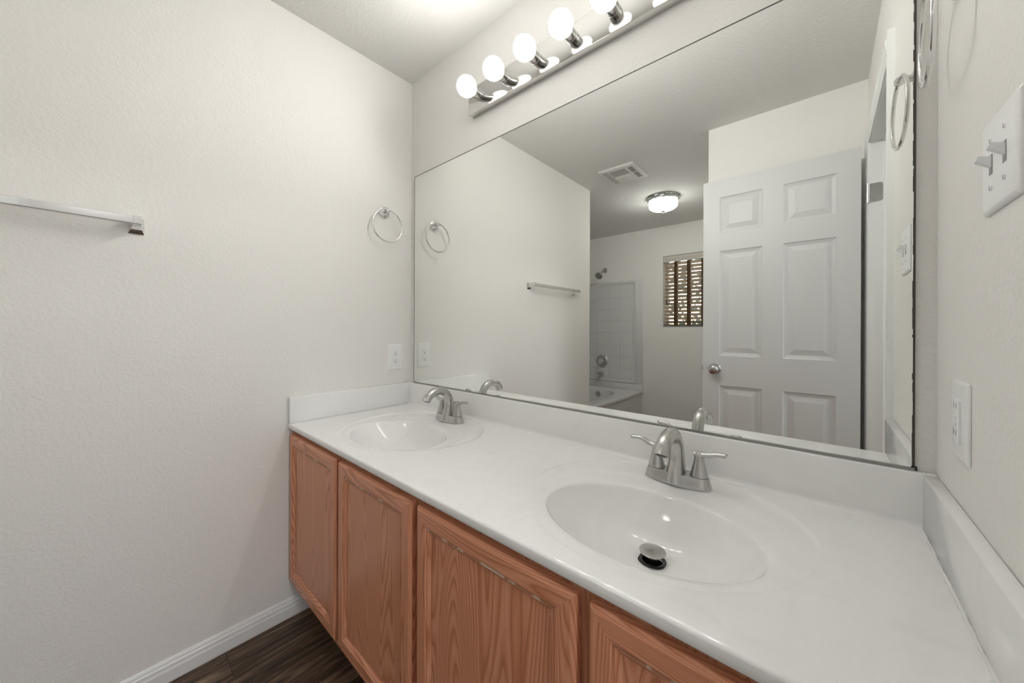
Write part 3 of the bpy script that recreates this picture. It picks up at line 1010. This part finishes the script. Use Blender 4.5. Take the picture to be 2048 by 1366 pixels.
lathe(bm, [(0.014, 0.1335), (0.018, 0.136), (0.015, 0.140), (0.007, 0.144), (0.0085, 0.150), (0.005, 0.158), (0.0, 0.160)], (CLX, CLY, H), '-z', 24, True, False)
finish('finial', bm, MAT['nickel'], cl, 40)

# ------------------------------------------------------------------ garden tub, surround and shower fittings
TX0, TX1, TY0, TY1, TZ = -1.185, -0.117, YB + 0.004, -1.902, 0.385
tub = thing('bathtub', ((TX0 + TX1) / 2, (TY0 + TY1) / 2, 0), 'white garden tub with an oval basin in the alcove', 'bathtub')
bm = bmesh.new()
n = 96
tc = Vector(((TX0 + TX1) / 2 - 0.02, (TY0 + TY1) / 2))
ang = [2*PI*i/n for i in range(n)]
def sup(a, b, th, p):
    c, s = math.cos(th), math.sin(th)
    return Vector((tc.x + a * math.copysign(abs(c) ** p, c), tc.y + b * math.copysign(abs(s) ** p, s)))
rows = []
for k, z in ((0.0, 0.04), (0.70, 0.04), (0.80, 0.055), (0.86, 0.10), (0.90, 0.18), (0.94, 0.28), (0.975, 0.350), (0.99, 0.372), (1.01, 0.381), (1.035, TZ)):
    rows.append([(sup(0.395 * k, 0.665 * k, th, 0.85), z) for th in ang])
edge = []
for th in ang:
    d = Vector((math.cos(th) * 0.41, math.sin(th) * 0.69))
    t = min(((TX1 - 0.006 - tc.x) / d.x) if d.x > 1e-9 else 1e9, ((TX0 - tc.x) / d.x) if d.x < -1e-9 else 1e9, ((TY1 - tc.y) / d.y) if d.y > 1e-9 else 1e9, ((TY0 - tc.y) / d.y) if d.y < -1e-9 else 1e9)
    edge.append(tc + d * t)
for cor in ((TX0, TY0), (TX0, TY1), (TX1 - 0.006, TY0), (TX1 - 0.006, TY1)):
    k = min(range(n), key=lambda i: (edge[i] - Vector(cor)).length)
    edge[k] = Vector(cor)
rows.append([(p, TZ) for p in edge])
R = [[bm.verts.new((p.x, p.y, z)) for p, z in r] for r in rows]
for a, b in zip(R[1:], R[2:]):
    for i in range(n):
        j = (i + 1) % n
        bm.faces.new((a[i], a[j], b[j], b[i]))
bm.faces.new(R[1])
bmesh.ops.delete(bm, geom=R[0], context='VERTS')
finish('basin', bm, MAT['acrylic'], tub, 50)
bm = bmesh.new()
prism(bm, [(TX1 - 0.006, TZ), (TX1 - 0.002, TZ - 0.001), (TX1, TZ - 0.005), (TX1, TZ - 0.030), (TX1 - 0.004, TZ - 0.034), (TX1 - 0.014, TZ - 0.036), (TX1 - 0.014, 0.0), (TX1 - 0.03, 0.0), (TX1 - 0.03, TZ - 0.004)], 'y', TY0, TY1)
finish('apron', bm, MAT['acrylic'], tub)
# raised lip at the wall
finish('tile_flange', B((TX0, TX1, TY0, TY0 + 0.020, TZ + 0.0003, 0.462)), MAT['acrylic'], tub, 30, bevel=0.004)
bm = bmesh.new()
yo = tc.y - 0.665 * 0.945
lathe(bm, [(0.036, -0.004), (0.037, 0.004), (0.034, 0.008), (0.012, 0.010), (0.0, 0.0102)], (-0.655, yo + 0.006, 0.306), 'y', 32, True, False)
finish('overflow_plate', bm, MAT['nickel'], tub, 40)['label'] = 'metal overflow plate'

sur = thing('tub_surround', (-0.65, YB, 0.465), 'white tile-patterned wall surround panels above the tub', 'tub surround')
def tile_panel(a0, a1, z0, z1, at, grid=0.157):
    """frame moulding plus a field scored into tiles; at(u, d, z) places across u, depth d"""
    bm = bmesh.new()
    # moulded frame
    loops = [(0.0, 0.0005), (0.0, 0.006), (0.004, 0.016), (0.012, 0.020), (0.020, 0.017), (0.026, 0.010), (0.034, 0.009), (0.040, 0.006), (0.050, 0.006)]
    prev = None
    for ins, d in loops:
        cur = [bm.verts.new(at(u, d, z)) for u, z in ((a0+ins, z0+ins), (a1-ins, z0+ins), (a1-ins, z1-ins), (a0+ins, z1-ins))]
        if prev:
            for k in range(4): bm.faces.new((prev[k], prev[(k+1) % 4], cur[(k+1) % 4], cur[k]))
        prev = cur
    a0 += 0.05; a1 -= 0.05; z0 += 0.05; z1 -= 0.05
    us = []; u = a1
    while u > a0 + 0.02: us.append(u); u -= grid * 1.05
    us.append(a0); us = us[::-1]
    zz = []; z = z1
    while z > z0 + 0.02: zz.append(z); z -= grid
    zz.append(z0); zz = zz[::-1]
    for i in range(len(us) - 1):
        for j in range(len(zz) - 1):
            q = None
            for ins, d in ((0.0, 0.0058), (0.0022, 0.0058), (0.0056, 0.0092)):
                cur = [bm.verts.new(at(u, d, z)) for u, z in ((us[i]+ins, zz[j]+ins), (us[i+1]-ins, zz[j]+ins), (us[i+1]-ins, zz[j+1]-ins), (us[i]+ins, zz[j+1]-ins))]
                if q:
                    for k in range(4): bm.faces.new((q[k], q[(k+1) % 4], cur[(k+1) % 4], cur[k]))
                q = cur
            bm.faces.new(q)
    return bm
finish('back_board', B((TX0, TX1 - 0.002, YB + 0.0005, YB + 0.006, 0.463, 1.812)), MAT['acrylic'], sur, 30, bevel=0.0015)
bm = tile_panel(TX0 + 0.03, -0.208, 0.464, 1.797, lambda u, d, z: (u, YB + 0.0055 + d, z))
finish('tile_panel', bm, MAT['acrylic'], sur, 40)
bm = tile_panel(YB + 0.05, -1.95, 0.464, 1.797, lambda u, d, z: (-1.19 + 0.001 + d, u, z))
finish('tile_panel', bm, MAT['acrylic'], sur, 40)

def valve():
    y = YB + 0.015
    t = thing('shower_valve', (-0.682, y, 0.731), 'round metal shower valve plate on the tiled surround', 'shower valve')
    bm = bmesh.new()
    lathe(bm, [(0.086, 0.0), (0.087, 0.003), (0.080, 0.009), (0.050, 0.014), (0.038, 0.015)], (-0.682, y, 0.731), 'y', 48)
    finish('escutcheon', bm, MAT['nickel'], t, 35)
    bm = bmesh.new()
    lathe(bm, [(0.030, 0.012), (0.030, 0.030), (0.036, 0.036), (0.036, 0.060), (0.030, 0.068), (0.0, 0.070)], (-0.682, y, 0.731), 'y', 32, True, False)
    sweep(bm, [(-0.682, y + 0.05, 0.73), (-0.70, y + 0.054, 0.69), (-0.715, y + 0.058, 0.645)], [0.009, 0.0075, 0.006], n=14)
    finish('handle', bm, MAT['chrome'], t, 40)
valve()
def tubspout():
    y = YB + 0.015
    z = 0.556
    t = thing('tub_spout', (-0.690, y, z), 'metal tub spout on the surround under the round valve', 'tub spout')
    bm = bmesh.new()
    P = catmull([(-0.690, y, z), (-0.690, y + 0.04, z), (-0.690, y + 0.09, z - 0.002), (-0.690, y + 0.125, z - 0.016), (-0.690, y + 0.135, z - 0.036)], 5)
    ra = catmull([0.034, 0.031, 0.027, 0.024, 0.021], 5)
    sweep(bm, P, list(ra), side=(1, 0, 0), n=24)
    finish('spout_body', bm, MAT['nickel'], t, 40)
tubspout()
def shower():
    x, z = -0.650, 1.979
    t = thing('shower_fixture', (x, YB, z), 'round metal shower head on a bent arm above the surround', 'shower head')
    bm = bmesh.new()
    lathe(bm, [(0.036, 0.0004), (0.036, 0.004), (0.028, 0.012), (0.015, 0.014)], (x, YB, z), 'y', 32)
    finish('wall_flange', bm, MAT['nickel'], t, 35)
    bm = bmesh.new()
    P = catmull([(x, YB + 0.008, z), (x, YB + 0.045, z - 0.004), (x - 0.004, YB + 0.085, z - 0.030), (x - 0.010, YB + 0.115, z - 0.062)], 5)
    sweep(bm, P, 0.0105, n=16)
    finish('arm', bm, MAT['nickel'], t, 40)
    bm = bmesh.new()
    d = Vector((-0.05, 0.80, -0.60)).normalized()
    o = Vector(P[-1])
    u, v, w = frame_from(d)
    lathe(bm, [(0.014, -0.012), (0.016, 0.004), (0.020, 0.014), (0.036, 0.034), (0.050, 0.044), (0.052, 0.050), (0.049, 0.055), (0.040, 0.053), (0.034, 0.056), (0.022, 0.053), (0.016, 0.057), (0.0, 0.057)], o, (u, v, w), 36, True, False)
    h = finish('spray_head', bm, MAT['nickel'], t, 35)
    bm = bmesh.new()
    lathe(bm, [(0.0395, 0.0535), (0.0395, 0.0545)], o, (u, v, w), 30)
    finish('spray_face', bm, simple('dark_nozzle_ring', (0.10, 0.10, 0.095), 0.4), h)
shower()

# ------------------------------------------------------------------ window, blind and the garden behind it
wn = thing('window_1', ((WX0 + WX1) / 2, YB - 0.10, WZ0), 'small window in the back wall behind a tan slatted blind', 'window')
wn['kind'] = 'structure'
fy0, fy1 = YB - 0.135, YB - 0.100
bm = B((WX0, WX0 + 0.035, fy0, fy1, WZ0, WZ1), (WX1 - 0.035, WX1, fy0, fy1, WZ0, WZ1), (WX0 + 0.035, WX1 - 0.035, fy0, fy1, WZ0, WZ0 + 0.035), (WX0 + 0.035, WX1 - 0.035, fy0, fy1, WZ1 - 0.035, WZ1), (WX0 + 0.035, WX1 - 0.035, fy0 + 0.004, fy1 - 0.004, 1.610, 1.645))
finish('window_frame', bm, MAT['trim'], wn)
finish('window_glass', B((WX0 + 0.03, WX1 - 0.03, YB - 0.120, YB - 0.117, WZ0 + 0.03, WZ1 - 0.03)), MAT['glass'], wn)
finish('window_sill', B((WX0, WX1, YB - 0.099, YB - 0.001, WZ0 - 0.0005, WZ0 + 0.012)), MAT['trim'], wn)

bl = thing('window_blind', ((WX0 + WX1) / 2, YB - 0.05, WZ1), 'tan wood slat blind with brown cloth tapes in the window', 'blind')
bx0, bx1 = WX0 + 0.008, WX1 - 0.008
by = YB - 0.046
bm = bmesh.new()
prism(bm, [(YB - 0.012, WZ1 - 0.0785), (YB - 0.004, WZ1 - 0.076), (YB - 0.004, WZ1 - 0.050), (YB + 0.000, WZ1 - 0.044), (YB + 0.000, WZ1 - 0.016), (YB - 0.006, WZ1 - 0.010), (YB - 0.006, WZ1 - 0.003), (YB - 0.012, WZ1 - 0.003)], 'x', bx0 - 0.004, bx1 + 0.004)
finish('valance', bm, MAT['valance'], bl)
finish('head_rail', B((bx0, bx1, YB - 0.075, YB - 0.014, WZ1 - 0.05, WZ1 - 0.004)), MAT['rail'], bl)
tilt = math.radians(-33)
ns = 17
zt, zb = WZ1 - 0.098, WZ0 + 0.072
for k in range(ns):
    z = zt + (zb - zt) * k / (ns - 1)
    bm = bmesh.new()
    ring = []
    for u, w in ((-0.025, -0.0013), (-0.0125, -0.0002), (0.0, 0.0002), (0.0125, -0.0002), (0.025, -0.0013), (0.025, 0.0013), (0.0125, 0.0024), (0.0, 0.0028), (-0.0125, 0.0024), (-0.025, 0.0013)):
        ring.append((by + u * math.cos(tilt) - w * math.sin(tilt) * 0, z - u * math.sin(tilt) + w))
    prism(bm, ring, 'x', bx0, bx1)
    finish('slat', bm, MAT['slat'], bl, 30)
finish('bottom_rail', B((bx0, bx1, by - 0.024, by + 0.024, WZ0 + 0.030, WZ0 + 0.046)), MAT['rail'], bl, 30, bevel=0.003)
for xt in (0.266, 0.412, 0.567, 0.715):
    bm = B((xt - 0.0175, xt + 0.0175, by + 0.0255, by + 0.0268, WZ0 + 0.026, WZ1 - 0.078), (xt - 0.0175, xt + 0.0175, by - 0.0268, by - 0.0255, WZ0 + 0.026, WZ1 - 0.05))
    finish('cloth_tape', bm, MAT['tape'], bl)
bm = bmesh.new()
sweep(bm, [(bx0 + 0.030, YB - 0.015, WZ1 - 0.08), (bx0 + 0.030, YB - 0.015, 1.80), (bx0 + 0.029, YB - 0.015, 1.53)], 0.0011, n=6)
sweep(bm, [(bx0 + 0.040, YB - 0.015, WZ1 - 0.08), (bx0 + 0.041, YB - 0.015, 1.51)], 0.0011, n=6)
cd = finish('pull_cord', bm, MAT['tape'], bl)
bm = bmesh.new()
for x, z in ((bx0 + 0.029, 1.53), (bx0 + 0.041, 1.505)):
    lathe(bm, [(0.003, 0.0), (0.007, 0.012), (0.008, 0.030), (0.005, 0.036)], (x, YB - 0.015, z), '-z', 12)
finish('cord_tassels', bm, MAT['rail'], cd)

structure('ground_outside', B((-9, 9, -14, YB - 0.16, -0.3, -0.05)), MAT['lawn'])
bm = bmesh.new()
rnd = random.Random(11)
for k in range(2600):
    p = Vector((rnd.uniform(-3.5, 3.0), rnd.uniform(-7.6, -6.6), rnd.uniform(-0.05, 2.9) ** 1.0))
    if rnd.random() < 0.12 and p.z > 1.8: continue
    s = rnd.uniform(0.05, 0.12)
    a = Vector((rnd.uniform(-1, 1), rnd.uniform(-1, 1), rnd.uniform(-1, 1))).normalized()
    b = a.cross(Vector((rnd.uniform(-1, 1), rnd.uniform(-1, 1), rnd.uniform(-1, 1)))).normalized()
    vs = [bm.verts.new(p + a * s), bm.verts.new(p + b * s * 0.5), bm.verts.new(p - a * s), bm.verts.new(p - b * s * 0.5)]
    bm.faces.new(vs)
tag(finish('hedge', bm, MAT['leaf']), 'leafy garden hedge glimpsed between the blind slats', 'hedge', kind='stuff')
